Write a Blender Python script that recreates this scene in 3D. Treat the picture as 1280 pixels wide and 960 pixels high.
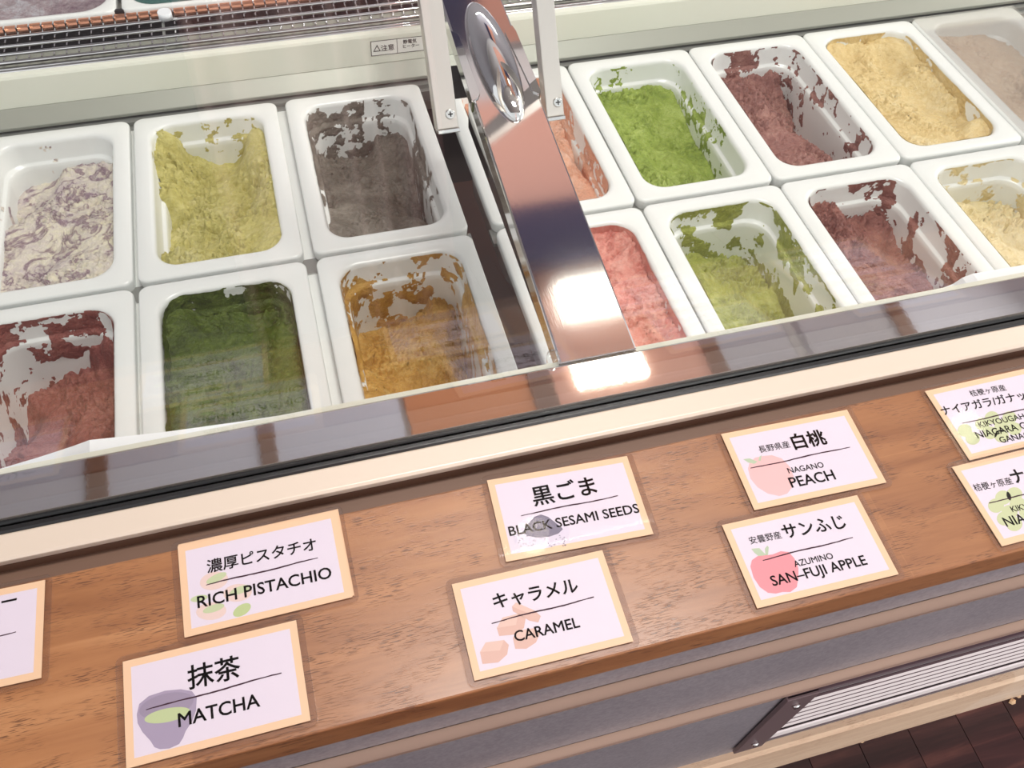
import bpy, bmesh, math, random
import numpy as np
from mathutils import Vector, Matrix
for o in list(bpy.data.objects): bpy.data.objects.remove(o)
scn = bpy.context.scene
COL = scn.collection
MM = 0.001
# ---------------------------------------------------------------- camera
# world: X along the counter, Y into the case, Z up, z=0 is the top of the wooden shelf (millimetres, scaled by MM)
F = 1126.42
CP = np.array([-45.485, -168.890, 485.768])
RW = np.array([[0.96440676, -0.26058642, 0.04488122], [-0.18846581, -0.79645535, -0.57457768], [0.18547303, 0.54566802, -0.81721855]])
cam = bpy.data.cameras.new('camera'); cam_o = bpy.data.objects.new('camera', cam); COL.objects.link(cam_o)
cam.sensor_width = 36; cam.lens = 36 * F / 1280; cam.clip_start = 0.01; cam.clip_end = 100
mw = Matrix.Identity(4)
for i in range(3):
    mw[i][0] = RW[0][i]; mw[i][1] = -RW[1][i]; mw[i][2] = -RW[2][i]; mw[i][3] = CP[i] * MM
cam_o.matrix_world = mw
scn.camera = cam_o
# ---------------------------------------------------------------- exposure, world, lights
scn.view_settings.view_transform = 'Standard'; scn.view_settings.look = 'None'
scn.view_settings.gamma = 1; scn.view_settings.use_curve_mapping = False
scn.view_settings.exposure = 0.24
w = bpy.data.worlds.new('world'); scn.world = w; w.use_nodes = True
bg = w.node_tree.nodes['Background']; bg.inputs[0].default_value = (0.93, 0.94, 0.98, 1); bg.inputs[1].default_value = 0.95

def area(name, loc, target, sx, sy, power, col):
    l = bpy.data.lights.new(name, 'AREA'); l.shape = 'RECTANGLE'; l.size = sx; l.size_y = sy; l.energy = power; l.color = col
    o = bpy.data.objects.new(name, l); COL.objects.link(o); o.location = loc
    o.rotation_euler = (Vector(target) - Vector(loc)).to_track_quat('-Z', 'Y').to_euler()
    return o
area('ceiling_panel_light', (0.4, 0.37, 1.93), (0.4, 0.38, 0), 0.9, 0.26, 28, (1.0, 0.97, 0.92))
area('shop_window_light', (2.9, 0.9, 1.2), (0.2, 0.3, -0.1), 1.2, 1.2, 34, (1.0, 0.93, 0.85))
area('front_fill_light', (1.2, -2.4, 0.55), (0.6, 0.0, -0.3), 1.5, 0.6, 26, (1.0, 0.96, 0.93))  # added fill that brightens the vent and the case front
area('ceiling_fill_light', (0.7, 2.45, 0.9), (0.7, 1.7, 2.0), 1.6, 0.1, 17, (0.95, 0.96, 1.0))  # added fill so the ceiling pieces show brighter in the steel

def ray(px, py):
    d = RW.T @ np.array([(px - 640) / F, (py - 480) / F, 1.0]); return d
def at(px, py, z=0.0):       # pixel -> point on the horizontal plane z (mm)
    d = ray(px, py); return CP + d * ((z - CP[2]) / d[2])
def aty(px, py, y):          # pixel -> point on the vertical plane y (mm)
    d = ray(px, py); return CP + d * ((y - CP[1]) / d[1])

# ---------------------------------------------------------------- helpers
def lin(c):
    return tuple((v / 255 / 12.92 if v / 255 <= 0.04045 else ((v / 255 + 0.055) / 1.055) ** 2.4) for v in c) + (1,)
class NT:
    def __init__(s, name):
        s.m = bpy.data.materials.new(name); s.m.use_nodes = True; s.t = s.m.node_tree; s.n = s.t.nodes; s.b = s.n['Principled BSDF']
    def add(s, typ, **kw):
        n = s.n.new(typ)
        for k, v in kw.items():
            if k.startswith('i_'): n.inputs[int(k[2:]) if k[2:].isdigit() else k[2:].replace('_', ' ')].default_value = v
            else: setattr(n, k, v)
        return n
    def link(s, a, b): s.t.links.new(a, b)
    def coord(s, scale=(1, 1, 1), out='Object', rot=(0, 0, 0)):
        c = s.add('ShaderNodeTexCoord'); m = s.add('ShaderNodeMapping'); m.inputs['Scale'].default_value = scale; m.inputs['Rotation'].default_value = rot
        s.link(c.outputs[out], m.inputs[0]); return m.outputs[0]
    def noise(s, vec, scale, detail=4, rough=0.6, dist=0.0):
        n = s.add('ShaderNodeTexNoise'); n.inputs['Scale'].default_value = scale; n.inputs['Detail'].default_value = detail
        n.inputs['Roughness'].default_value = rough; n.inputs['Distortion'].default_value = dist; s.link(vec, n.inputs['Vector']); return n.outputs[0]
    def ramp(s, fac, pts):
        r = s.add('ShaderNodeValToRGB'); e = r.color_ramp.elements
        while len(e) < len(pts): e.new(0.5)
        for el, (p, c) in zip(e, pts): el.position = p; el.color = c if len(c) == 4 else tuple(c) + (1,)
        s.link(fac, r.inputs[0]); return r.outputs[0]
    def mix(s, fac, a, b, blend='MIX'):
        n = s.add('ShaderNodeMix', data_type='RGBA', blend_type=blend)
        for sock, v in ((n.inputs[0], fac), (n.inputs[6], a), (n.inputs[7], b)):
            if hasattr(v, 'is_linked') or hasattr(v, 'links'): s.link(v, sock)
            else: sock.default_value = v
        return n.outputs[2]
    def bump(s, h, strength=0.3, dist=0.001):
        b = s.add('ShaderNodeBump'); b.inputs['Strength'].default_value = strength; b.inputs['Distance'].default_value = dist
        s.link(h, b.inputs['Height']); s.link(b.outputs[0], s.b.inputs['Normal'])
def flat(name, col, rough=0.5, metal=0.0, coat=0.0, spec=0.5, sss=0.0):
    t = NT(name); b = t.b; b.inputs['Base Color'].default_value = col; b.inputs['Roughness'].default_value = rough
    b.inputs['Metallic'].default_value = metal; b.inputs['Coat Weight'].default_value = coat; b.inputs['Specular IOR Level'].default_value = spec
    if sss: b.inputs['Subsurface Weight'].default_value = sss; b.inputs['Subsurface Radius'].default_value = (0.01, 0.01, 0.01); b.inputs['Subsurface Scale'].default_value = 0.3
    n = t.noise(t.coord(), 90, 3); t.bump(n, 0.02, 0.0005)
    return t.m

def mesh_obj(name, verts, faces, mat, parent=None, smooth=True, loc=None):
    me = bpy.data.meshes.new(name)
    me.from_pydata([tuple(v) for v in verts], [], [tuple(f) for f in faces]); me.update()
    if smooth: me.polygons.foreach_set('use_smooth', [True] * len(me.polygons))
    if mat: me.materials.append(mat)
    o = bpy.data.objects.new(name, me); COL.objects.link(o)
    if loc is not None: o.location = loc
    if parent is not None: o.parent = parent
    return o
def empty(name, loc=(0, 0, 0)):
    o = bpy.data.objects.new(name, None); o.empty_display_size = 0.02; COL.objects.link(o); o.location = loc; return o
def tag(o, label=None, cat=None, group=None, kind=None):
    if label: o['label'] = label
    if cat: o['category'] = cat
    if group: o['group'] = group
    if kind: o['kind'] = kind
    return o
def bm_obj(name, bm, mat, parent=None, bevel=0.0, seg=2, smooth=False):
    if bevel: bmesh.ops.bevel(bm, geom=bm.edges[:], offset=bevel * MM, segments=seg, affect='EDGES', profile=0.5)
    bmesh.ops.recalc_face_normals(bm, faces=bm.faces[:])
    me = bpy.data.meshes.new(name); bm.to_mesh(me); bm.free()
    if smooth: me.polygons.foreach_set('use_smooth', [True] * len(me.polygons))
    me.materials.append(mat); o = bpy.data.objects.new(name, me); COL.objects.link(o)
    if parent is not None: o.parent = parent; o.matrix_parent_inverse = Matrix.Translation(-Vector(parent.location))
    return o
def bm_box(bm, x0, x1, y0, y1, z0, z1):
    vs = [bm.verts.new((x * MM, y * MM, z * MM)) for x in (x0, x1) for y in (y0, y1) for z in (z0, z1)]
    for f in ((0, 1, 3, 2), (4, 6, 7, 5), (0, 4, 5, 1), (2, 3, 7, 6), (0, 2, 6, 4), (1, 5, 7, 3)): bm.faces.new([vs[i] for i in f])
def box(name, x0, x1, y0, y1, z0, z1, mat, parent=None, bevel=0.0):
    bm = bmesh.new(); bm_box(bm, x0, x1, y0, y1, z0, z1); return bm_obj(name, bm, mat, parent, bevel)
def extr_x(name, prof, x0, x1, mat, parent=None, bevel=0.0, smooth=False):
    """closed profile [(y,z)] in mm extruded along X"""
    bm = bmesh.new(); a = [bm.verts.new((x0 * MM, y * MM, z * MM)) for y, z in prof]; b = [bm.verts.new((x1 * MM, y * MM, z * MM)) for y, z in prof]
    n = len(prof)
    for i in range(n): bm.faces.new((a[i], a[(i + 1) % n], b[(i + 1) % n], b[i]))
    bm.faces.new(a[::-1]); bm.faces.new(b)
    return bm_obj(name, bm, mat, parent, bevel)
def cyl(name, p0, p1, r, mat, parent=None, seg=12, r1=None, bevel=0):
    p0 = Vector(p0) * MM; p1 = Vector(p1) * MM; d = p1 - p0
    bm = bmesh.new(); bmesh.ops.create_cone(bm, cap_ends=True, segments=seg, radius1=r * MM, radius2=(r if r1 is None else r1) * MM, depth=d.length)
    bmesh.ops.transform(bm, matrix=Matrix.Translation((p0 + p1) / 2) @ d.to_track_quat('Z', 'Y').to_matrix().to_4x4(), verts=bm.verts[:])
    o = bm_obj(name, bm, mat, parent, smooth=False)
    for p in o.data.polygons: p.use_smooth = len(p.vertices) == 4
    return o

# ---------------------------------------------------------------- numpy noise
_rs = np.random.RandomState(7); _T = _rs.rand(64, 64, 64)
def vnoise(x, y, z):
    xi = np.floor(x).astype(int); yi = np.floor(y).astype(int); zi = np.floor(z).astype(int)
    fx, fy, fz = x - xi, y - yi, z - zi
    fx = fx * fx * (3 - 2 * fx); fy = fy * fy * (3 - 2 * fy); fz = fz * fz * (3 - 2 * fz)
    xi &= 63; yi &= 63; zi &= 63; x1 = (xi + 1) & 63; y1 = (yi + 1) & 63; z1 = (zi + 1) & 63
    def L(a, b, t): return a + (b - a) * t
    return L(L(L(_T[xi, yi, zi], _T[x1, yi, zi], fx), L(_T[xi, y1, zi], _T[x1, y1, zi], fx), fy),
             L(L(_T[xi, yi, z1], _T[x1, yi, z1], fx), L(_T[xi, y1, z1], _T[x1, y1, z1], fx), fy), fz) * 2 - 1
def fbm(x, y, z, octv=4, gain=0.5, ridged=False):
    s = 0; a = 1; n = 0
    for i in range(octv):
        v = vnoise(x + i * 17.3, y + i * 9.1, z + i * 3.7)
        s = s + a * ((1 - 2 * np.abs(v)) if ridged else v); n += a; a *= gain; x = x * 2.03; y = y * 2.03; z = z * 2.03
    return s / n

# ---------------------------------------------------------------- materials
M = {}
M['pan'] = flat('white_polycarbonate', lin((232, 235, 233)), 0.22, spec=0.5)
M['cream_panel'] = flat('cream_coated_steel', lin((226, 228, 214)), 0.35)
M['pale_metal'] = flat('pale_coved_steel', lin((158, 160, 150)), 0.4, 0.2)
M['rack'] = flat('grey_rack_steel', lin((150, 152, 148)), 0.4, 0.5)
M['liner'] = flat('case_liner', lin((120, 116, 112)), 0.5, 0.2)
M['darkliner'] = flat('dark_liner', lin((168, 132, 118)), 0.5)
M['mirror'] = flat('polished_steel', (0.78, 0.76, 0.75, 1), 0.035, 1.0)
M['chrome'] = flat('chrome', (0.82, 0.81, 0.80, 1), 0.05, 1.0)
M['alu'] = flat('satin_aluminium', lin((205, 200, 194)), 0.32, 0.75)
M['rubber'] = flat('black_rubber', lin((22, 21, 22)), 0.35)
M['frame'] = flat('cream_anodised_frame', lin((208, 192, 176)), 0.34, 0.1)
M['recess'] = flat('shaded_recess_brown', lin((112, 84, 68)), 0.55)  # brown paints in the frame face's shade and the mirrored wood
M['frost'] = flat('white_plastic_lip', lin((236, 240, 244)), 0.3)
M['copper'] = flat('copper_tube', (0.72, 0.33, 0.2, 1), 0.25, 0.8)
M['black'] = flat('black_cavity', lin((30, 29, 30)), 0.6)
M['slat'] = flat('pale_vent_slat', lin((240, 230, 228)), 0.4, 0.0)
M['ventplate'] = flat('dark_vent_plate', lin((116, 96, 98)), 0.4, 0.3)
M['ventback'] = flat('vent_backing', lin((84, 62, 68)), 0.7)
M['screw'] = flat('zinc_screw', (0.8, 0.8, 0.78, 1), 0.2, 1.0)
M['ink'] = flat('ink', lin((58, 28, 44)), 0.6, spec=0.1)
M['ridge'] = flat('lit_ridge_metal', lin((222, 190, 168)), 0.3, 0.2)  # peach paleness paints in the warm light caught by the ridges
M['darkgap'] = flat('dark_gap', lin((60, 34, 34)), 0.6)

def m_glass():
    t = NT('clear_glass'); out = t.n['Material Output']
    tr = t.add('ShaderNodeBsdfTransparent'); tr.inputs[0].default_value = (0.985, 0.995, 0.985, 1)
    gl = t.add('ShaderNodeBsdfGlossy'); gl.inputs['Roughness'].default_value = 0.0; gl.inputs[0].default_value = (1, 1, 1, 1)
    lw = t.add('ShaderNodeLayerWeight'); lw.inputs[0].default_value = 0.5
    p = t.add('ShaderNodeMath', operation='POWER'); t.link(lw.outputs['Facing'], p.inputs[0]); p.inputs[1].default_value = 5
    m = t.add('ShaderNodeMath', operation='MULTIPLY_ADD'); t.link(p.outputs[0], m.inputs[0]); m.inputs[1].default_value = 0.9; m.inputs[2].default_value = 0.075
    mx = t.add('ShaderNodeMixShader'); t.link(m.outputs[0], mx.inputs[0]); t.link(tr.outputs[0], mx.inputs[1]); t.link(gl.outputs[0], mx.inputs[2])
    t.link(mx.outputs[0], out.inputs[0]); return t.m
M['glass'] = m_glass()
def m_film(k=0.05, tint=(0.97, 0.96, 0.96, 1), rough=0.03, milk=0.0):
    t = NT('clear_film'); out = t.n['Material Output']
    tr = t.add('ShaderNodeBsdfTransparent'); tr.inputs[0].default_value = tint
    gl = t.add('ShaderNodeBsdfGlossy'); gl.inputs['Roughness'].default_value = rough
    lw = t.add('ShaderNodeLayerWeight'); lw.inputs[0].default_value = 0.5
    p = t.add('ShaderNodeMath', operation='POWER'); t.link(lw.outputs['Facing'], p.inputs[0]); p.inputs[1].default_value = 4
    m = t.add('ShaderNodeMath', operation='MULTIPLY_ADD'); t.link(p.outputs[0], m.inputs[0]); m.inputs[1].default_value = 0.9; m.inputs[2].default_value = k
    mx = t.add('ShaderNodeMixShader'); t.link(m.outputs[0], mx.inputs[0]); t.link(tr.outputs[0], mx.inputs[1]); t.link(gl.outputs[0], mx.inputs[2])
    last = mx.outputs[0]
    if milk:
        df = t.add('ShaderNodeBsdfDiffuse'); df.inputs[0].default_value = (0.9, 0.88, 0.85, 1)
        m2 = t.add('ShaderNodeMixShader'); m2.inputs[0].default_value = milk; t.link(last, m2.inputs[1]); t.link(df.outputs[0], m2.inputs[2]); last = m2.outputs[0]
    nz = t.noise(t.coord(), 40, 2); b = t.add('ShaderNodeBump'); b.inputs['Strength'].default_value = 0.02; b.inputs['Distance'].default_value = 0.001
    t.link(nz, b.inputs['Height']); t.link(b.outputs[0], gl.inputs['Normal'])
    t.link(last, out.inputs[0]); return t.m
M['film'] = m_film(0.06); M['lid'] = m_film(0.10, (0.995, 0.99, 0.985, 1), 0.05, 0.05)

def m_wood(name, c_dark, c_mid, c_light, pore, sx=1.0, coat=0.25, rough=0.38):
    t = NT(name)
    v = t.coord((1.0, 1.0, 1.0))
    # laminated staves: long blocks with their own tone
    bk = t.add('ShaderNodeTexBrick'); t.link(v, bk.inputs['Vector']); bk.offset = 0.37; bk.offset_frequency = 1; bk.squash = 1
    bk.inputs['Color1'].default_value = (0.22, 0.22, 0.22, 1); bk.inputs['Color2'].default_value = (0.78, 0.78, 0.78, 1); bk.inputs['Mortar'].default_value = (0.42, 0.42, 0.42, 1)
    bk.inputs['Scale'].default_value = 1.0; bk.inputs['Mortar Size'].default_value = 0.0004; bk.inputs['Mortar Smooth'].default_value = 0.6
    bk.inputs['Brick Width'].default_value = 0.41; bk.inputs['Row Height'].default_value = 0.046
    v2 = t.coord((7 * sx, 60, 60)); n1 = t.noise(v2, 1.0, 5, 0.6, 0.6)
    v3 = t.coord((1.6, 14, 14)); n2 = t.noise(v3, 1.0, 4, 0.5, 1.2)
    s = t.mix(0.45, n1, n2); s = t.mix(0.30, s, bk.outputs[0])
    col = t.ramp(s, [(0.33, c_dark), (0.5, c_mid), (0.68, c_light)])
    vp = t.coord((130, 1500, 1500)); np_ = t.noise(vp, 1.0, 2, 0.5, 0.3)
    vq = t.coord((26, 70, 70)); nq = t.noise(vq, 1.0, 2, 0.5)
    pp = t.ramp(np_, [(0.53, (0, 0, 0)), (0.62, (1, 1, 1))]); pq = t.ramp(nq, [(0.42, (0, 0, 0)), (0.6, (1, 1, 1))])
    pm = t.mix(1.0, pp, pq, 'MULTIPLY')
    pf = t.mix(1.0, pm, (0.75, 0.75, 0.75, 1), 'MULTIPLY')
    col = t.mix(pf, col, pore)
    t.link(col, t.b.inputs['Base Color']); t.b.inputs['Roughness'].default_value = rough; t.b.inputs['Coat Weight'].default_value = coat; t.b.inputs['Coat Roughness'].default_value = 0.25
    t.bump(pm, -0.35, 0.0006) if False else t.bump(pm, 0.2, -0.0006)
    return t.m
M['wood'] = m_wood('laminated_wood', lin((122, 74, 42)), lin((158, 106, 66)), lin((192, 142, 98)), lin((70, 36, 20)))
M['basewood'] = m_wood('pale_base_wood', lin((214, 180, 150)), lin((232, 202, 172)), lin((242, 218, 194)), lin((190, 150, 120)), coat=0.1)
def m_floor():
    t = NT('dark_floor_planks'); v = t.coord((3, 40, 40)); n = t.noise(v, 1, 5, 0.6, 1.0)
    oi = t.add('ShaderNodeObjectInfo')
    col = t.ramp(n, [(0.3, lin((38, 22, 26))), (0.55, lin((62, 36, 38))), (0.75, lin((104, 66, 60)))])
    r = t.ramp(oi.outputs['Random'], [(0.0, (0.55, 0.5, 0.55)), (1.0, (1.3, 1.2, 1.15))])
    col = t.mix(1.0, col, r, 'MULTIPLY'); t.link(col, t.b.inputs['Base Color']); t.b.inputs['Roughness'].default_value = 0.35; t.bump(n, 0.1, 0.001); return t.m
M['floor'] = m_floor()
def m_panel():
    t = NT('mottled_grey_panel'); v = t.coord((1, 1, 1)); n = t.noise(v, 260, 4, 0.7); n2 = t.noise(v, 9, 3)
    col = t.ramp(n, [(0.35, lin((128, 122, 128))), (0.65, lin((156, 149, 154)))])
    col = t.mix(0.25, col, t.ramp(n2, [(0.3, lin((118, 112, 118))), (0.7, lin((160, 154, 158)))]))
    t.link(col, t.b.inputs['Base Color']); t.b.inputs['Roughness'].default_value = 0.42; t.b.inputs['Metallic'].default_value = 0.2; t.bump(n, 0.12, 0.0005); return t.m
M['panel'] = m_panel()
def m_brushed():
    t = NT('mirror_steel_bar'); v = t.coord((900, 6, 900)); n = t.noise(v, 1, 3)
    t.b.inputs['Metallic'].default_value = 1; t.b.inputs['Base Color'].default_value = (0.74, 0.72, 0.72, 1)
    t.b.inputs['Roughness'].default_value = 0.07; t.bump(n, 0.05, 0.0002); return t.m
M['bar'] = m_brushed()

# ================================================================ SETTING
FZ = -735
def struct(o): o['kind'] = 'structure'; return o
flo = empty('floor', (0, 0, FZ * MM)); struct(flo)
bm = bmesh.new(); bm_box(bm, -12000, 12000, -14000, 2600, FZ - 30, FZ - 6); bm_obj('subfloor', bm, M['darkgap'], flo)
# planks running away from the case, their seams across the foot of the base board
pk = None; rnd = random.Random(3)
for j in range(20):
    x = 270 - 73 * 4 + j * 73
    y = -60 + rnd.random() * 60
    for q in range(2):
        if pk is None:
            pk = box('plank', -36.1, 36.1, -449, 449, -6, 0, M['floor'], None, 0.8); me = pk.data; o = pk
        else:
            o = bpy.data.objects.new('plank', me); COL.objects.link(o)
        o.parent = flo; o.location = (x * MM, (y - 400) * MM, 0); y -= 900
def wallbox(name, *a):
    o = box(name, *a); return struct(o)
M['peach_wall'] = flat('peach_wall', lin((216, 158, 138)), 0.6)
M['ceil'] = flat('pale_ceiling', lin((206, 202, 200)), 0.7)
M['greywall'] = flat('soft_grey_wall', lin((170, 168, 176)), 0.6)
M['navy'] = flat('navy_mirrored', lin((44, 44, 78)), 0.9)
wallbox('wall_back', -3500, 4200, 2600, 2640, FZ, 2000, M['greywall'])
cei = wallbox('ceiling', -3500, 4200, -600, 2640, 2040, 2080, M['ceil'])
def cpanel(name, x0, x1, y0, y1, z0, z1, m): return box(name, x0, x1, y0, y1, z0, z1, m, cei, 1)
M['batten'] = flat('brown_batten', lin((120, 84, 70)), 0.6)
M['bluegrey'] = flat('blue_grey_panel', lin((206, 208, 222)), 0.6)
M['orange_panel'] = flat('orange_wood_panel', lin((206, 130, 82)), 0.6)
for a, b, m in ((-2200, -830, 'bluegrey'), (-770, -320, 'bluegrey'), (-270, 130, 'bluegrey'), (150, 560, 'orange_panel'), (640, 1180, 'peach_wall'), (1240, 1500, 'greywall'), (1560, 1900, 'greywall'), (1960, 3400, 'bluegrey')):
    cpanel('panel', a, b, 1180, 1740, 2000, 2039, M[m])  # unseen coloured panels, added for the sill and beam to mirror
for a, b in ((-830, -770), (-320, -270), (560, 640), (1180, 1240), (1900, 1960)): cpanel('batten', a, b, 1180, 1740, 1990, 2039, M['batten'])
box('panel', 380, 705, 2570, 2599, 1400, 1995, M['navy'], bpy.data.objects['wall_back'], 1); box('panel', 712, 1100, 2570, 2599, 1400, 1995, M['peach_wall'], bpy.data.objects['wall_back'], 1)  # unseen wall panels, added to colour the beam's reflection
cpanel('panel', 150, 1500, 1745, 2300, 2000, 2039, M['peach_wall']); cpanel('panel', 640, 1500, 1180 - 200, 1175, 2000, 2039, M['peach_wall'])
def m_emit(name, col, st):
    t = NT(name); t.b.inputs['Emission Color'].default_value = col; t.b.inputs['Emission Strength'].default_value = st; return t.m
lamp = box('ceiling_lamp', 715, 960, 1300, 1440, 1975, 1999, m_emit('lamp_diffuser', (0.95, 1.0, 0.9, 1), 4.0), None, 2); tag(lamp, 'white box lamp on the shop ceiling, mirrored in the steel beam', 'lamp')
navy_block = box('mirrored_navy_block', 560, 1100, 1500, 1720, 1900, 1990, M['navy'], None, 4); tag(navy_block, 'unseen navy block added under the shop ceiling to be mirrored in the steel beam', 'cloth')  # unseen block added to give the beam its navy reflection
for k, (x, y) in enumerate(((430, 925), (1940, 960))):
    sp = cyl('spotlight', (x, y, 1955), (x, y, 1999), 48, m_emit('spot_glow', (1.0, 0.86, 0.66, 1), 6.0), None, 20)
    tag(sp, 'round ceiling spotlight glinting in the ' + ('black sesame card' if k == 0 else 'upper right-edge card'), 'spotlight', 'ceiling spotlights')

# ================================================================ DISPLAY CASE
XL, XR = -950, 1500
case = empty('display_case', (0.25, 0.4, FZ * MM)); tag(case, 'glass-fronted gelato display case with steel sill, black gasket and cream frame rail', 'display case')
# shelf
GL = math.radians(77.9)
def pz(px, py, y): return aty(px, py, y)[2]
shelf = extr_x('counter_shelf', [(-33, 0), (-33, -28), (88, -28), (88, 0)], XL, XR, M['wood'], None, 1.2)
tag(shelf, 'long orange-brown wooden shelf board in front of the case, carrying the flavour cards', 'shelf')
extr_x('recess_channel', [(88.5, -13), (88.5, -26), (122, -26), (122, -6), (104, -6), (104, -13)], XL, XR, M['recess'], case)
extr_x('frame_rail', [(104, -5.5), (104, -1), (106, 0), (120.5, 0), (122, -1), (122, -5.5)], XL, XR, M['frame'], case, 0.4)
for a, b, zt in ((121.3, 126.3, 1.0), (126.8, 131.5, 1.6)):
    extr_x('gasket', [(a, -5), (a, zt - 1.4), (a + 1.2, zt), (b - 1.2, zt), (b, zt - 1.4), (b, -5)], XL, XR, M['rubber'], case, 0.3)
extr_x('steel_sill', [(132, -4), (132, -0.6), (161.6, 0), (163.2, -1.2), (163.2, -30), (161, -30), (161, -4)], XL, XR, M['mirror'], case, 0.25)
extr_x('front_liner', [(163.4, -3), (163.4, -420), (168, -420), (168, -3)], XL, XR, M['cream_panel'], case)
# warped white lips behind the sill (upper edge as the photograph shows it)
def lip(name, pts, y, parent):
    vs = []; fs = []
    P = [aty(px, py, y) for px, py in pts]
    for p in P:
        for dy, z in ((-17, p[2] - 70), (-17, p[2] - 0.5), (0, p[2]), (2, p[2] - 70)): vs.append((p[0] * MM, (y + dy) * MM, z * MM))
    for i in range(len(P) - 1):
        for k in range(4):
            a = 4 * i + k; b = 4 * i + (k + 1) % 4; fs.append((a, b, b + 4, a + 4))
    fs.append((0, 3, 2, 1)); e = 4 * (len(P) - 1); fs.append((e, e + 1, e + 2, e + 3))
    vs = [(v[0] - parent.location[0], v[1] - parent.location[1], v[2] - parent.location[2]) for v in vs]
    return mesh_obj(name, vs, fs, M['frost'], parent, smooth=False)
lip('plastic_lip', [(-160, 640), (-60, 604), (0, 586), (50, 571), (90, 558), (112, 550), (145, 546.5), (205, 540), (300, 527), (400, 511.5), (455, 501), (520, 491)], 186, case)
lip('plastic_lip', [(1178, 360), (1191, 355), (1203, 347), (1216, 342), (1240, 338), (1280, 331), (1360, 318), (1450, 305)], 186, case)

# glass pane (leans back 12 degrees, stands in the gasket)
gy, gz = math.cos(GL), math.sin(GL); H = 430; th = 6
p0 = np.array([126.2, -2.0]); u = np.array([gy, gz]); nrm = np.array([gz, -gy])
prof = [p0 - nrm * 0 , p0 + nrm * th, p0 + nrm * th + u * H, p0 + u * H]
pane = extr_x('glass_pane', [tuple(q) for q in prof], XL, XR, M['glass'], case, 0)
# inside of the case: floor, back wall pieces, rack
extr_x('case_floor', [(163, -425), (163, -420), (800, -420), (800, -425)], XL, XR, M['darkliner'], case)
yb = 787
z161 = at(0, 161, -206); z138 = aty(0, 138, 782); z98 = aty(0, 98.5, 788)
extr_x('coved_ledge', [(764, -210), (764, -206), (782, z138[2]), (800, z138[2]), (800, -210)], XL, XR, M['pale_metal'], case, 0.8)
extr_x('rear_lip', [(757, -219), (757, -213), (800, -213), (800, -219)], XL, XR, M['rack'], case)
extr_x('cream_panel', [(782.5, z138[2]), (788, z98[2] - 3), (790, z98[2]), (800, z98[2]), (800, z138[2])], XL, XR, M['cream_panel'], case, 0.5)
zg = z98[2]
def gy_at(py, z): return at(0, py, z)[1]
# duct behind the panel
ytop = gy_at(30, zg + 3)
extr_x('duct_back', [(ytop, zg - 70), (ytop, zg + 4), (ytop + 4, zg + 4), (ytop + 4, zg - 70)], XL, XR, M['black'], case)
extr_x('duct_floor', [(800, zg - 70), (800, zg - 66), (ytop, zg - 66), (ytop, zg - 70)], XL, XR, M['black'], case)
extr_x('duct_front', [(800, zg - 66), (800, zg - 8), (803, zg - 8), (803, zg - 66)], XL, XR, M['pale_metal'], case)
for py, r, dz in ((91.5, 1.8, 0), (88, 1.2, 1), (80, 2.2, 0), (69.5, 2.2, 0), (59.5, 2.2, 0), (48, 2.2, 0)):
    y = gy_at(py, zg + dz); cyl('grille_rail', (XL, y, zg + dz), (XR, y, zg + dz), r, M['chrome'], case, 10)
y = gy_at(76, zg - 12); extr_x('grille_channel', [(y - 14, zg - 18), (y - 14, zg - 12), (y + 2, zg - 9), (y + 2, zg - 18)], XL, XR, M['pale_metal'], case)
yc = gy_at(40, zg - 4); cyl('copper_tube', (XL, yc, zg - 4), (XR, yc, zg - 4), 6, M['copper'], case, 14)
# cross wires
bm = bmesh.new(); x = XL
ya, yb2 = gy_at(80, zg - 5), gy_at(36, zg - 3)
while x < 760:
    bm_box(bm, x, x + 1.4, ya, yb2, zg - 6, zg - 4.2); bm_box(bm, x - 0.2, x + 1.6, yc - 6.4, yc + 6.4, zg - 4, zg + 2.3); x += 13.5
wo = bm_obj('cross_wire', bm, M['chrome'], case); wo['kind'] = 'stuff'
hk = at(206, 16, zg + 6); cyl('peg', (hk[0], hk[1] - 4, zg + 2), (hk[0], hk[1] - 4, zg + 10), 8, M['frost'], case, 16)
hk = at(206, 60, zg); box('stay', hk[0] - 1.5, hk[0] + 1.5, gy_at(88, zg), gy_at(45, zg), zg - 4, zg - 1.5, M['rack'], case)

# ---------------------------------------------------------------- tub frame
AL = -0.0462333652705116; Y0, Z0 = 753.9, -206.415; TW, TL, TG = 162.0, 267.7, 5.5
TX = [-383.03, -216.63, -44.8, 142.62, 306.8, 470.43, 633.5, 797.0]
def tub_mat(i, row):
    yy = -row * (TL + TG); m = Matrix.Rotation(AL, 4, 'X')
    m.translation = Vector((TX[i], Y0 + yy * math.cos(AL), Z0 + yy * math.sin(AL))) * MM
    return m
# rack: slats under the gaps
bm = bmesh.new()
def tp(x, v, d):
    yy = -v; return (x, Y0 + yy * math.cos(AL) + d * math.sin(AL), Z0 + yy * math.sin(AL) - d * math.cos(AL))
def slat(x0, x1, v0, v1, d0, d1, mat, name='rack_bar'):
    vs = [tuple(np.array(tp(x, v, d)) * MM) for x in (x0, x1) for v in (v0, v1) for d in (d0, d1)]
    bm = bmesh.new(); V = [bm.verts.new(v) for v in vs]
    for f in ((0, 1, 3, 2), (4, 6, 7, 5), (0, 4, 5, 1), (2, 3, 7, 6), (0, 2, 6, 4), (1, 5, 7, 3)): bm.faces.new([V[i] for i in f])
    return bm_obj(name, bm, mat, case, 0.5)
for a, b, m in ((-224, -213, 'pan'), (-57, -42, 'pan'), (303, 309, 'rack'), (466, 473, 'rack'), (630, 637, 'rack'), (794, 800, 'rack')):
    slat(a, b, -2, 545, 14, 30, M[m])
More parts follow.
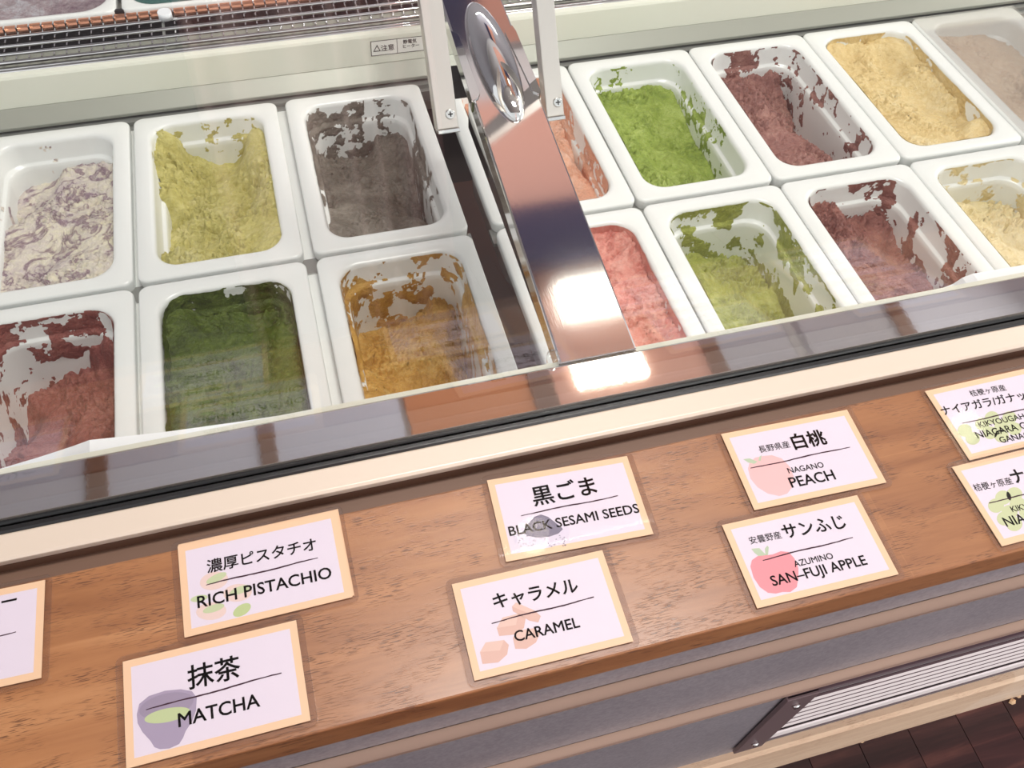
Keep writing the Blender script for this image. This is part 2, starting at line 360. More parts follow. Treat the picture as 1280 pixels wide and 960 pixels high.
slat(-560, 120, TL - 8, TL + 14, 13, 18, M['rack']); slat(140, 1100, TL - 8, TL + 14, 13, 18, M['rack'])
slat(-560, 1100, -6, 2, 12, 26, M['rack'])

# ---------------------------------------------------------------- pans
def rrect(inset, r, n=8, step=None):
    x0, x1, y0, y1 = inset, TW - inset, -TL + inset, -inset; r = max(r, 3); pts = []
    for cx, cy, a0 in ((x1 - r, y1 - r, 0), (x0 + r, y1 - r, 90), (x0 + r, y0 + r, 180), (x1 - r, y0 + r, 270)):
        for k in range(n + 1):
            a = math.radians(a0 + 90 * k / n); pts.append((cx + r * math.cos(a), cy + r * math.sin(a)))
    return pts
LV = [(0.8, 10, 14), (0.0, 10, 3), (0.6, 10, 1), (2.2, 10, 0), (14.5, 24, 0), (17, 24, 0.6), (18.6, 24, 2.4), (19.3, 25, 6), (20.6, 25, 24.5), (21.3, 25, 26), (23.6, 25, 27), (24.6, 25, 28.5), (25.3, 25, 34), (30.5, 26, 138), (33, 25, 145), (40, 20, 148)]
def inset_at(d):
    pts = [(6, 19.3), (24.5, 20.6), (26.5, 23.6), (28.5, 24.6), (34, 25.3), (138, 30.5), (145, 33), (148, 40)]
    return np.interp(d, [p[0] for p in pts], [p[1] for p in pts])
def pan_mesh(thin=0):
    vs = []; fs = []
    for ins, r, d in [(a - (thin if a > 10 else 0), b + (thin if a > 10 else 0), c) for a, b, c in LV]: vs += [(x * MM, y * MM, -d * MM) for x, y in rrect(ins, r)]
    n = len(rrect(0, 10))
    for l in range(len(LV) - 1):
        for k in range(n):
            a = l * n + k; b = l * n + (k + 1) % n; fs.append((a, b, b + n, a + n))
    fs.append([(len(LV) - 1) * n + k for k in range(n)])
    me = bpy.data.meshes.new('gelato_pan'); me.from_pydata(vs, [], fs); me.update(); me.polygons.foreach_set('use_smooth', [True] * len(me.polygons))
    me.materials.append(M['pan']); return me
PAN = pan_mesh(); PAN2 = pan_mesh(10)

def m_gelato(name, cols, scale=18, dark=0.75, swirl=None, wet=0.35):
    """cols: 3 linear colours dark->light"""
    t = NT(name); v = t.coord()
    n1 = t.noise(v, scale, 6, 0.62, 0.8); n2 = t.noise(v, scale * 9, 4, 0.65, 0.3)
    s = t.mix(0.35, n1, n2); col = t.ramp(s, [(0.34, cols[0]), (0.5, cols[1]), (0.66, cols[2])])
    if swirl:
        n3 = t.noise(v, swirl[1], 5, 0.6, 2.2); f = t.ramp(n3, swirl[2]); col = t.mix(f, col, swirl[0])
    t.link(col, t.b.inputs['Base Color']); t.b.inputs['Roughness'].default_value = wet
    t.b.inputs['Specular IOR Level'].default_value = 0.35
    t.b.inputs['Subsurface Weight'].default_value = 0.08; t.b.inputs['Subsurface Radius'].default_value = (1, 0.8, 0.5); t.b.inputs['Subsurface Scale'].default_value = 0.003
    h = t.mix(0.4, n2, t.noise(v, scale * 22, 3, 0.65)); t.bump(h, 0.9, 0.0045)
    return t.m

def gelato(i, row, ctrl, mat, label, amp=4.0, rough=1.0, cell=26.0, smear=None, seed=0, aniso=(1, 1), name='gelato'):
    m = tub_mat(i, row); mi = m.inverted()
    # control points from pixels at a depth below the rim -> pan plane
    P = []
    R3 = np.array(m.to_3x3()); T = np.array(m.translation) / MM
    for px, py, d in ctrl:
        # intersect the ray with the plane at depth d of this pan
        n = R3[:, 2]; o = T - n * d; r = ray(px, py); t = ((o - CP) @ n) / (r @ n); w_ = CP + r * t; l = R3.T @ (w_ - T); P.append((l[0], l[1], d))
    P = np.array(P); g = 1.35
    xs = np.arange(16, TW - 16 + g, g); ys = np.arange(-TL + 16, -16 + g, g); X, Y = np.meshgrid(xs, ys, indexing='ij')
    D2 = (X[..., None] - P[:, 0]) ** 2 + ((Y[..., None] - P[:, 1]) * 0.8) ** 2
    Wt = 1 / (D2 + 30) ** 1.9; D = (Wt * P[:, 2]).sum(-1) / Wt.sum(-1)
    s = seed * 7.7
    wx = fbm(X / 40 + s, Y / 40, s + 0 * X, 2) * 0.6; wy = fbm(X / 40, Y / 40 + s, s + 5 + 0 * X, 2) * 0.6
    n1 = fbm(X / cell * aniso[0] + wx + s, Y / cell * aniso[1] + wy, 0 * X + s, 5, 0.55)
    n2 = fbm(X / (cell * 0.42) * aniso[0] + wx + s + 9, Y / (cell * 0.42) * aniso[1] + wy, 0 * X + s, 4, 0.6, True)
    n3 = fbm(X / 3.4, Y / 3.4, 0 * X + s, 3, 0.6)
    patch = np.clip(fbm(X / 34 + s + 3, Y / 34, 0 * X + s, 2) * 2.2 + 0.55, 0.12, 1)     # smooth scraped zones against torn ones
    w2 = fbm(X / 9 + s, Y / 9, 0 * X + s, 2) * 0.9
    c1 = 1 - np.abs(vnoise(X / 13 * aniso[0] + w2 + s, Y / 8.5 * aniso[1] + w2, 0 * X + s + 2)) * 2; c2 = 1 - np.abs(vnoise(X / 6 * aniso[0] - w2, Y / 4.2 * aniso[1] + s + w2, 0 * X + s + 4)) * 2
    cr = np.clip(c1, 0, 1) ** 5 * 2.6 + np.clip(c2, 0, 1) ** 4 * 1.5
    D = D - amp * 1.5 * n1 - amp * 1.5 * rough * patch * n2 - 2.2 * rough * patch * n3 + 2.8 * cr * rough * patch
    ins = inset_at(np.clip(D, 0, 147)) - 1.0
    # inside the rounded rectangle at that depth
    r = 25.0; qx = np.abs(X - TW / 2) - (TW / 2 - ins - r); qy = np.abs(Y + TL / 2) - (TL / 2 - ins - r)
    sd = np.hypot(np.maximum(qx, 0), np.maximum(qy, 0)) + np.minimum(np.maximum(qx, qy), 0) - r
    ok = (sd < 0.8) & (D < 147)
    nx, ny = X.shape
    V = np.stack([X, Y, -D], -1).reshape(-1, 3) * MM
    idx = np.arange(nx * ny).reshape(nx, ny)
    c = ok[:-1, :-1] & ok[1:, :-1] & ok[1:, 1:] & ok[:-1, 1:]
    Fc = np.stack([idx[:-1, :-1][c], idx[1:, :-1][c], idx[1:, 1:][c], idx[:-1, 1:][c]], -1)
    used = np.unique(Fc); re = -np.ones(nx * ny, int); re[used] = np.arange(len(used))
    o = mesh_obj(name, V[used].tolist(), re[Fc].tolist(), mat); o.matrix_world = m
    tag(o, label, 'gelato', 'gelato in the white pans')
    if smear:
        cov, th_, lo, hi, sc = smear[:5]          # coverage bias, thickness, depth range, feature size
        base = rrect(0, 25, 8); 
        ds = np.arange(2, min(hi, 140), 1.6)
        rings = []
        # parametrise by arc length of the mid ring
        def ring(ins, r=25, N=470):
            p = np.array(rrect(ins, r, 10) + [rrect(ins, r, 10)[0]]); L_ = np.r_[0, np.cumsum(np.hypot(*np.diff(p, axis=0).T))]
            ss = np.linspace(0, L_[-1], N, endpoint=False); return np.interp(ss, L_, p[:, 0]), np.interp(ss, L_, p[:, 1])
        mid = ring(24); S3x, S3y = mid
        Dp = ds[:, None] + 0 * S3x[None]; A = S3x[None] + 0 * Dp; B = S3y[None] + 0 * Dp
        nz = fbm(A / sc + s, B / sc + Dp / sc * 0.35, Dp / sc * 0.9 + s, 6, 0.68)
        bias = cov - 0.35 * np.clip((lo - Dp) / 10, 0, 2)
        if len(smear) > 5:
            for (fx, fy, rad, add) in smear[5]: bias = bias + add * np.exp(-(((A - fx * TW) ** 2 + (B + fy * TL) ** 2) / rad ** 2))
        T_ = np.clip((nz + bias) * th_ * 2, -0.6, th_ * 1.4)
        vs = np.zeros(Dp.shape + (3,)); 
        cx, cy = TW / 2, -TL / 2
        for a, d in enumerate(ds):
            x0_, y0_ = ring(float(inset_at(d))); x1_, y1_ = ring(float(inset_at(d)) + 3.0)
            f = (T_[a] / 3.0)[:]; vs[a, :, 0] = x0_ + (x1_ - x0_) * f; vs[a, :, 1] = y0_ + (y1_ - y0_) * f; vs[a, :, 2] = -d
        N = Dp.shape[1]; idx = np.arange(vs[..., 0].size).reshape(Dp.shape); nxt = np.roll(idx, -1, 1); okk = T_ > -0.45
        c = okk[:-1] & okk[1:] & np.roll(okk, -1, 1)[:-1] & np.roll(okk, -1, 1)[1:]
        Fc = np.stack([idx[:-1][c], nxt[:-1][c], nxt[1:][c], idx[1:][c]], -1)
        V = vs.reshape(-1, 3) * MM; used = np.unique(Fc); re = -np.ones(len(V), int); re[used] = np.arange(len(used))
        mesh_obj('smear', V[used].tolist(), re[Fc].tolist(), mat, o)['kind'] = 'stuff'
    return o

G = {}
def gm(k, a, b, c, **kw): G[k] = m_gelato(k + '_gelato', (lin(a), lin(b), lin(c)), **kw)
gm('blueberry', (196, 182, 188), (222, 214, 200), (238, 232, 198), scale=16, swirl=(lin((106, 62, 100)), 20, [(0.50, (0, 0, 0)), (0.57, (0.8, 0.8, 0.8)), (0.62, (0.1, 0.1, 0.1))]))
gm('pistachio', (168,158,84), (198,190,116),(216,208,150))
gm('sesame', (84,80,72),(120,114,104),(152,146,136))
gm('peach', (214,150,122),(228,174,146),(236,200,180))
gm('grape', (104,126,40),(146,166,70),(180,196,110))
gm('plum', (116,74,70),(148,102,94),(178,136,124))
gm('mango', (206,176,116),(222,198,142),(234,216,170))
gm('milk_tea', (200, 174, 146), (214, 192, 166), (224, 206, 182))
gm('raspberry', (118,60,56),(148,86,78),(180,126,114))
gm('matcha', (48,62,18),(84,102,36),(116,130,60))
gm('caramel', (160,114,44),(198,154,74),(218,186,116))
gm('apple', (204,112,102),(218,144,130),(230,178,164))
gm('green_apple', (130,138,50),(160,166,76),(188,192,112))
gm('rosy_plum', (112,64,58),(144,92,82),(176,124,108))
gm('lemon', (218,200,144),(230,214,168),(238,228,192))
M['peachdark'] = None
B_ = 'back row'
gelato(0, 0, [(140, 210, 28), (100, 215, 34), (50, 235, 52), (12, 268, 52), (0, 330, 34), (30, 300, 30), (70, 280, 28), (125, 290, 22), (40, 340, 34), (130, 340, 10), (70, 355, 16), (100, 250, 32)], G['blueberry'], 'cream and purple blueberry swirl gelato in the back pan at the left edge', 3.5, 0.8, smear=(-0.35, 1.2, 6, 80, 26), seed=1)
gelato(1, 0, [(205, 166, 4), (215, 172, 8), (196, 190, 8), (214, 190, 14), (232, 180, 60), (250, 185, 70), (225, 205, 34), (240, 212, 52), (275, 190, 80), (262, 222, 56), (285, 205, 60), (300, 175, 46), (325, 160, 12), (335, 190, 8), (345, 240, 10), (352, 300, 8), (300, 250, 38), (245, 250, 44), (205, 240, 20), (215, 280, 48), (240, 300, 40), (270, 280, 34), (300, 310, 18), (230, 328, 10), (330, 318, 6)], G['pistachio'], 'yellow-green pistachio gelato with a bare notch at its far side', 5, 1.3, smear=(-0.36, 1.5, 0, 90, 22, [(0.2, 0.08, 30, 0.5), (0.8, 0.08, 30, 0.5)]), seed=2)
gelato(2, 0, [(395, 205, 52), (425, 205, 72), (450, 190, 78), (480, 165, 50), (505, 165, 46), (400, 240, 48), (450, 240, 60), (510, 220, 66), (530, 255, 84), (470, 285, 44), (420, 290, 24), (520, 285, 64), (545, 280, 96), (440, 270, 40)], G['sesame'], 'dark grey black sesame gelato in a smeared pan beside the angled steel arm', 4, 1.0, smear=(-0.02, 1.8, 8, 95, 20, [(0.15, 0.9, 60, -0.5), (0.8, 0.95, 60, -0.5)]), seed=3)
gelato(3, 0, [(700, 130, 30), (680, 110, 40), (720, 180, 34), (740, 215, 52), (760, 235, 60), (700, 200, 14), (640, 220, 20), (660, 250, 20), (600, 160, 20), (720, 235, 30)], G['peach'], 'salmon peach gelato in the back pan just right of the mirror steel beam', 3, 0.7, smear=(-0.02, 1.0, 4, 90, 24), seed=4)
gelato(4, 0, [(745, 115, 30), (780, 112, 34), (820, 112, 34), (760, 150, 22), (800, 150, 34), (840, 160, 44), (785, 190, 26), (830, 190, 44), (800, 220, 16), (850, 215, 44), (875, 205, 52), (900, 222, 56), (855, 180, 52)], G['grape'], 'bright leaf-green gelato in the back pan right of the peach one', 4.5, 1.3, smear=(-0.22, 1.5, 4, 90, 18), seed=5)
gelato(5, 0, [(905, 95, 36), (935, 85, 36), (930, 120, 24), (962, 95, 40), (965, 120, 52), (955, 150, 30), (985, 150, 96), (980, 185, 30), (1010, 185, 90), (1000, 202, 24), (1035, 190, 112), (1060, 190, 120), (1020, 160, 118), (960, 95, 70)], G['plum'], 'mauve-brown gelato heaped along one side of a mostly emptied back pan', 5, 1.2, smear=(-0.12, 1.8, 4, 110, 22), seed=6)
gelato(6, 0, [(1035, 55, 8), (1075, 48, 12), (1110, 50, 8), (1070, 80, 18), (1110, 90, 26), (1150, 90, 12), (1100, 130, 20), (1150, 130, 26), (1140, 160, 12), (1190, 150, 26), (1180, 172, 12), (1230, 160, 8), (1185, 115, 14)], G['mango'], 'smooth yellow gelato filling the back pan, nearly to its rim', 3, 0.8, smear=(0.1, 1.2, 2, 60, 30), seed=7)
gelato(7, 0, [(1180, 60, 20), (1240, 60, 24), (1230, 100, 20), (1270, 130, 20), (1250, 40, 30)], G['milk_tea'], 'beige gelato under a clear lid in the back pan at the right edge', 2.5, 0.8, seed=8)
gelato(0, 1, [(20, 470, 90), (60, 440, 70), (110, 420, 40), (140, 420, 30), (60, 500, 92), (30, 540, 110), (110, 470, 80), (135, 480, 66), (130, 520, 60), (80, 520, 78), (120, 545, 50), (40, 580, 70)], G['raspberry'], 'dark raspberry-red gelato in the front pan at the left edge', 4.5, 1.3, smear=(-0.02, 1.8, 4, 110, 24), seed=9)
gelato(1, 1, [(215, 400, 14), (270, 395, 30), (330, 395, 36), (365, 400, 26), (240, 440, 26), (300, 440, 34), (370, 440, 20), (300, 490, 30), (230, 500, 14), (385, 500, 18), (300, 530, 20)], G['matcha'], 'deep green matcha gelato in the front pan behind the pistachio card', 3.2, 1.1, smear=(0.25, 2.0, 0, 60, 22), seed=10)
gelato(2, 1, [(440, 420, 80), (470, 420, 92), (510, 385, 92), (545, 370, 62), (560, 395, 60), (470, 450, 66), (530, 430, 60), (575, 430, 96), (600, 470, 118), (500, 480, 60), (550, 470, 66), (450, 480, 34), (460, 500, 20), (590, 500, 90)], G['caramel'], 'golden brown caramel gelato in the front pan left of the steel beam', 4.5, 1.3, smear=(-0.03, 1.6, 2, 110, 24), seed=11)
gelato(3, 1, [(755, 285, 10), (780, 285, 8), (775, 320, 12), (760, 350, 14), (800, 350, 12), (790, 390, 14), (840, 400, 12), (700, 350, 20), (740, 420, 16), (820, 425, 14), (690, 300, 20)], G['apple'], 'coral pink apple gelato in the front pan just right of the steel beam', 3, 1.0, smear=(0.3, 1.2, 2, 60, 30), seed=12)
gelato(4, 1, [(850, 310, 60), (880, 310, 86), (870, 340, 40), (915, 340, 74), (900, 380, 40), (945, 380, 64), (975, 400, 76), (930, 310, 118), (960, 340, 120), (1000, 370, 110), (900, 410, 20), (950, 420, 36), (890, 345, 50)], G['green_apple'], 'olive-yellow green gelato torn down to the pan wall in the front row', 5, 1.3, smear=(-0.02, 1.7, 0, 110, 24), seed=13)
gelato(5, 1, [(1015, 240, 20), (1030, 270, 22), (1050, 300, 30), (1080, 262, 48), (1095, 285, 52), (1060, 255, 60), (1120, 270, 90), (1080, 320, 46), (1120, 320, 66), (1100, 360, 30), (1150, 350, 56), (1130, 370, 34), (1170, 340, 92), (1190, 320, 96), (1150, 300, 110)], G['rosy_plum'], 'reddish brown gelato with a hollow at the far side, front row', 5, 1.2, smear=(-0.08, 1.7, 2, 110, 22), seed=14)
gelato(6, 1, [(1190, 240, 60), (1220, 240, 66), (1210, 270, 40), (1250, 265, 50), (1230, 300, 30), (1270, 300, 50), (1260, 325, 20), (1280, 270, 70), (1300, 330, 30)], G['lemon'], 'pale yellow gelato in the front pan at the right edge', 4, 1.2, smear=(-0.05, 1.2, 2, 110, 24), seed=15)
LB = {(0, 0): 'holding the blueberry swirl gelato, back row', (1, 0): 'holding the pistachio gelato, back row', (2, 0): 'holding the black sesame gelato, back row beside the steel arm', (3, 0): 'half hidden by the steel beam, holding peach gelato',
      (4, 0): 'holding bright leaf-green gelato, back row', (5, 0): 'holding mauve-brown gelato, mostly empty, back row', (6, 0): 'brimming with smooth yellow gelato, back row', (7, 0): 'under a clear lid at the right edge of the back row',
      (0, 1): 'holding raspberry-red gelato, front row', (1, 1): 'holding dark matcha gelato, front row', (2, 1): 'holding caramel gelato, front row', (3, 1): 'partly hidden by the steel beam, holding pink apple gelato',
      (4, 1): 'holding olive green gelato, front row', (5, 1): 'holding reddish brown gelato, front row', (6, 1): 'holding pale yellow gelato at the right edge, front row'}
for (i, r), l in LB.items():
    o = bpy.data.objects.new('gelato_pan', PAN); COL.objects.link(o); o.matrix_world = tub_mat(i, r)
    tag(o, 'white plastic pan ' + l, 'pan', 'white gelato pans')
# clear lid on the last pan
bm = bmesh.new(); m8 = tub_mat(7, 0)
for (a, b, c, d, e, f) in ((2, 160, -266, -2, 1, 3), (70, 92, -190, -150, 3.2, 12)): bm_box(bm, a, b, c, d, e, f)
o = bm_obj('pan_lid', bm, M['lid'], None, 0.8); o.matrix_world = m8; tag(o, 'clear plastic lid on the beige pan at the right edge', 'lid')

# far pans beyond the duct
G['far_blueberry'] = m_gelato('far_purple_gelato', (lin((120, 96, 108)), lin((160, 146, 150)), lin((198, 200, 208))), scale=20)
G['far_teal'] = m_gelato('far_teal_gelato', (lin((30, 70, 70)), lin((48, 98, 92)), lin((80, 130, 120))), scale=20)
pa = at(148, 13.5, zg + 6)
for k, (xx, mt, lb) in enumerate(((pa[0] - TW - 3, 'far_blueberry', 'grey-purple gelato in the far pan beyond the grille at the top left'), (pa[0] + 3, 'far_teal', 'dark teal gelato in the far pan beyond the grille'))):
    mt_ = Matrix.Translation(Vector((xx, pa[1] + TL, zg + 6)) * MM)
    o = bpy.data.objects.new('gelato_pan', PAN2); COL.objects.link(o); o.matrix_world = mt_
    tag(o, 'white far pan beyond the grille holding ' + ('grey-purple' if k == 0 else 'teal') + ' gelato', 'pan', 'far white pans')
    X_, Y_ = np.meshgrid(np.arange(8, 156, 2.), np.arange(-TL + 8, -7, 2.), indexing='ij')
    Z_ = -12 + 6 * fbm(X_ / 25 + k * 9, Y_ / 25, 0 * X_, 4) - (0 if k else 5)
    qx = np.abs(X_ - TW / 2) - (TW / 2 - 9 - 34); qy = np.abs(Y_ + TL / 2) - (TL / 2 - 9 - 34); sd = np.hypot(np.maximum(qx, 0), np.maximum(qy, 0)) + np.minimum(np.maximum(qx, qy), 0) - 34
    nx, ny = X_.shape; idx = np.arange(nx * ny).reshape(nx, ny); ok = sd < 0.5; c = ok[:-1, :-1] & ok[1:, :-1] & ok[1:, 1:] & ok[:-1, 1:]
    Fc = np.stack([idx[:-1, :-1][c], idx[1:, :-1][c], idx[1:, 1:][c], idx[:-1, 1:][c]], -1)
    g_ = mesh_obj('gelato', (np.stack([X_, Y_, Z_], -1).reshape(-1, 3) * MM).tolist(), Fc.tolist(), G[mt]); g_.matrix_world = mt_
    tag(g_, lb, 'gelato', 'gelato in the far pans')
extr_x('rear_counter', [(ytop + 4, zg - 200), (ytop + 4, zg - 170), (ytop + 300, zg - 170), (ytop + 300, zg - 200)], XL, XR, M['cream_panel'], case)

# ================================================================ STEEL BEAM with its arms
beam = empty('steel_beam', (0.13, 0.164, 0)); tag(beam, 'mirror-polished steel beam with a chrome dome crossing the case from sill to back', 'beam')
def bq(px, py, z): return at(px, py, z)
BS_, BZ = 0.0708, 1.5          # slope of the beam
def on_beam(px, py, dz=0.0):
    # plane z = BZ+dz + BS_*(y-163)
    r = ray(px, py); t = (BZ + dz + BS_ * (CP[1] - 163) - CP[2]) / (r[2] - BS_ * r[1]); return CP + r * t
L0 = on_beam(699, 453); R0 = on_beam(796.5, 435.5); Lb = on_beam(551, 0); Rb = on_beam(628, 0)
yend = 640; 
def lerpy(a, b, y): return a + (b - a) * ((y - a[1]) / (b[1] - a[1]))
xl0, xl1 = lerpy(L0, Lb, 164)[0], lerpy(L0, Lb, 770)[0]; xr0, xr1 = lerpy(R0, Rb, 164)[0], lerpy(R0, Rb, 770)[0]
def beam_z(y): return BZ + BS_ * (y - 163)
bm = bmesh.new(); rows = []
secs = [(164, 0), (770, 0)]
for y, _ in secs:
    f = (y - 164) / 606; a = xl0 + (xl1 - xl0) * f; b = xr0 + (xr1 - xr0) * f; z = beam_z(y)
    pr = [(a, z - 16), (a, z - 1.6), (a + 0.5, z - 0.5), (a + 1.6, z), (b - 1.6, z), (b - 0.5, z - 0.5), (b, z - 1.6), (b, z - 16)]
    rows.append([bm.verts.new((x * MM, y * MM, zz * MM)) for x, zz in pr])
n = 8
for k in range(n): bm.faces.new((rows[0][k], rows[0][(k + 1) % n], rows[1][(k + 1) % n], rows[1][k]))
bm.faces.new(rows[0]); bm.faces.new(rows[1][::-1])
bm_obj('beam_cover', bm, M['bar'], beam)
# mirror divider plate under the beam
P0 = aty(689, 456, 172); xpl = 141
vsl = []
pts = [(170, -150), (592, -150), (592, beam_z(592) - 14), (170, beam_z(170) - 14)]
bm = bmesh.new(); a = [bm.verts.new((xpl * MM, y * MM, z * MM)) for y, z in pts]; b = [bm.verts.new(((xpl + 1.5) * MM, y * MM, z * MM)) for y, z in pts]
for k in range(4): bm.faces.new((a[k], a[(k + 1) % 4], b[(k + 1) % 4], b[k]))
bm.faces.new(a[::-1]); bm.faces.new(b); bm_obj('divider_plate', bm, M['mirror'], beam)
# chrome dome (long half-ellipsoid)
t0 = on_beam(590, 6, 0); t1 = on_beam(647, 152, 0)
cA = on_beam(583, 40); cB = on_beam(655, 95)
mid_ = (t0 + t1) / 2; ly = (t0[1] - t1[1]) / 2; wx_ = 17
vs = []; fs = []; NU, NV = 40, 14
for j in range(NV + 1):
    ph = math.pi / 2 * j / NV
    for i in range(NU):
        a = 2 * math.pi * i / NU
        yy = ly * math.cos(ph) * math.sin(a); xx = wx_ * math.cos(ph) * math.cos(a)
        vs.append([mid_[0] + xx + (t0[0] - t1[0]) / 2 * math.cos(ph) * math.sin(a), mid_[1] + yy, beam_z(mid_[1] + yy) + 17 * math.sin(ph)])
for j in range(NV):
    for i in range(NU): fs.append((j * NU + i, j * NU + (i + 1) % NU, (j + 1) * NU + (i + 1) % NU, (j + 1) * NU + i))
loc = np.array(beam.location) / MM
mesh_obj('dome_cap', (np.array(vs) - loc) * MM, fs, M['chrome'], beam)
# side clips
def clip(name, pxs, dz, th=1.2):
    P = [on_beam(px, py, dz) for px, py in pxs]; bm = bmesh.new()
    a = [bm.verts.new(p * MM) for p in P]; b = [bm.verts.new((p + np.array([0, 0, -th])) * MM) for p in P]; n = len(P)
    for k in range(n): bm.faces.new((a[k], a[(k + 1) % n], b[(k + 1) % n], b[k]))
    bm.faces.new(a); bm.faces.new(b[::-1]); return bm_obj(name, bm, M['mirror'], beam, 0.2)
clip('side_clip', [(563, 38), (573, 42), (600, 116), (598, 122), (590, 126)], 1.4, 12)
clip('side_clip', [(631, 40), (640, 31), (645, 38), (676, 113), (674, 117), (666, 114)], 1.4, 12)

def arm(name, px_l, px_r, py_l, py_r, z, side, label):
    """square channel rising back from its lower end; direction from the photograph"""
    A = at(px_l, py_l, z); B = at(px_r, py_r, z); wdt = B[0] - A[0]
    u = np.array([0, 0.5702, 0.8215]); fn = np.array([0, -0.8215, 0.5702])
    root = empty(name, tuple(A * MM)); tag(root, label, 'arm', 'angled arms beside the beam')
    Ln = 330
    bm = bmesh.new()
    sec = [(0, 0), (wdt, 0), (wdt, -side), (0, -side)]
    lo = [bm.verts.new((A + np.array([x, 0, 0]) + fn * d) * MM) for x, d in sec]; hi = [bm.verts.new((A + np.array([x, 0, 0]) + fn * d + u * Ln) * MM) for x, d in sec]
    for k in range(4): bm.faces.new((lo[k], lo[(k + 1) % 4], hi[(k + 1) % 4], hi[k]))
    bm.faces.new(lo[::-1]); bm.faces.new(hi); bm_obj('channel', bm, M['alu'], root, 0.8)
    bm = bmesh.new()
    sec = [(0.6, -0.2), (wdt + 0.8, -0.2), (wdt + 0.8, -side), (0.6, -side)]
    lo = [bm.verts.new((A + np.array([x, 0, 0]) + fn * d - u * 3.4) * MM) for x, d in sec]; hi = [bm.verts.new((A + np.array([x, 0, 0]) + fn * d - u * 0.1) * MM) for x, d in sec]
    for k in range(4): bm.faces.new((lo[k], lo[(k + 1) % 4], hi[(k + 1) % 4], hi[k]))
    bm.faces.new(lo[::-1]); bm.faces.new(hi); bm_obj('end_cap', bm, M['chrome'], root, 0.5)
    c = A + np.array([wdt * 0.68, 0, 0]) + u * 11
    s = cyl('screw', c - fn * 0.5, c + fn * 1.3, 4.4, M['screw'], root, 20, 3.4)
    bm = bmesh.new(); c2 = c + fn * 1.3
    for ax, ay in ((np.array([2.0, 0, 0]), u * 0.5), (np.array([0.5, 0, 0]), u * 2.0)):
        v = [bm.verts.new((c2 + sx * ax + sy * ay + fn * dd) * MM) for sx in (-1, 1) for sy in (-1, 1) for dd in (0, 0.15)]
        for f in ((0, 1, 3, 2), (4, 6, 7, 5), (0, 4, 5, 1), (2, 3, 7, 6), (0, 2, 6, 4), (1, 5, 7, 3)): bm.faces.new([v[i] for i in f])
    bm_obj('screw_slot', bm, M['rubber'], root)
    return root
arm('support_arm', 547, 573.5, 163, 159, 14, 15, 'angled aluminium arm left of the mirror beam, with one screw')
arm('support_arm', 684, 705.5, 147, 144, 4, 15, 'angled aluminium arm right of the mirror beam, with one screw')
# black catch and glass peg
b0 = at(575, 100, -20); box('catch', b0[0] - 8, b0[0] + 14, b0[1] - 8, b0[1] + 14, -34, -14, M['black'], beam, 1)
pg = at(693, 452, 4); cyl('peg', (pg[0], pg[1] + 4, -1), (pg[0], pg[1] + 4, 7), 4.2, M['glass'], beam, 16)

# ================================================================ FRONT OF THE CASE BELOW THE SHELF
zb1a, zb1b = pz(880, 830, -10), pz(880, 841, -19)
zb2a, zb2b = pz(880, 888, -10), pz(880, 899, -19)
ZB = pz(880, 955, -14)
extr_x('front_panel', [(-10, -28.5), (-10, zb1b + 2), (-4, zb1b + 2), (-4, -28.5)], XL, XR, M['panel'], case)
extr_x('front_panel', [(-10, zb1b - 4), (-10, zb2b + 2), (-4, zb2b + 2), (-4, zb1b - 4)], XL, XR, M['panel'], case)
extr_x('front_panel', [(-10, zb2b - 4), (-10, ZB), (-4, ZB), (-4, zb2b - 4)], XL, XR, M['panel'], case)
for za, zb_ in ((zb1a, zb1b), (zb2a, zb2b)):
    h = za - zb_
    ro = extr_x('ridge', [(-9.5, za)] + [(-10.2 - 9.5 * (k / 8) ** 2.2, za - (h - 1) * k / 8) for k in range(9)] + [(-19, zb_), (-9.5, zb_)], XL, XR, M['ridge'], case)
    for p in ro.data.polygons: p.use_smooth = abs(p.normal.y) > 0.3 and p.normal.y < 0 and p.normal.z > -0.2
    extr_x('ridge_shade_strip', [(-9.9, zb_), (-9.9, zb_ - 4.5), (-5, zb_ - 4.5), (-5, zb_)], XL, XR, M['darkgap'], case)  # dark colour paints the shade below the ridge
extr_x('base_board', [(-4, ZB), (-17, ZB), (-21, ZB - 8), (-21, ZB - 60), (-18, ZB - 66), (-18, FZ + 8), (-15, FZ), (-4, FZ)], XL, XR, M['basewood'], case, 0)
extr_x('cabinet_body', [(-3.5, -28.5), (-3.5, FZ), (1250, FZ), (1250, -260), (1250, -440), (160, -440), (160, -28.5)], XL, XR, M['liner'], case)
# vent
vent = empty('air_vent', (0.5, -0.012, -0.45)); tag(vent, 'white louvred air vent with a dark two-screw end plate, low on the case front', 'vent')
vx = aty(982, 873, -12)[0]; vt = pz(988, 871, -12); vb = pz(911, 940, -12)
Hh = vt - vb
def vz(f): return vt - Hh * f
extr_x('vent_backing', [(-10.5, vt), (-13, vt), (-13, vb), (-10.5, vb)], vx + 2, XR, M['ventback'], vent)
for f0 in (0.13, 0.225, 0.32, 0.415, 0.51, 0.605):
    extr_x('louvre', [(-12.5, vz(f0)), (-14.2, vz(f0 + 0.045)), (-14.2, vz(f0 + 0.05)), (-12.5, vz(f0 + 0.05))], vx + 30, XR, M['slat'], vent)
extr_x('louvre', [(-12, vz(0.75)), (-14.5, vz(0.77)), (-14.5, vz(0.86)), (-12, vz(0.87))], vx + 34, XR, M['slat'], vent)
extr_x('vent_line', [(-12, vz(0.70)), (-13.6, vz(0.70)), (-13.6, vz(0.715)), (-12, vz(0.715))], vx + 34, XR, M['rubber'], vent)
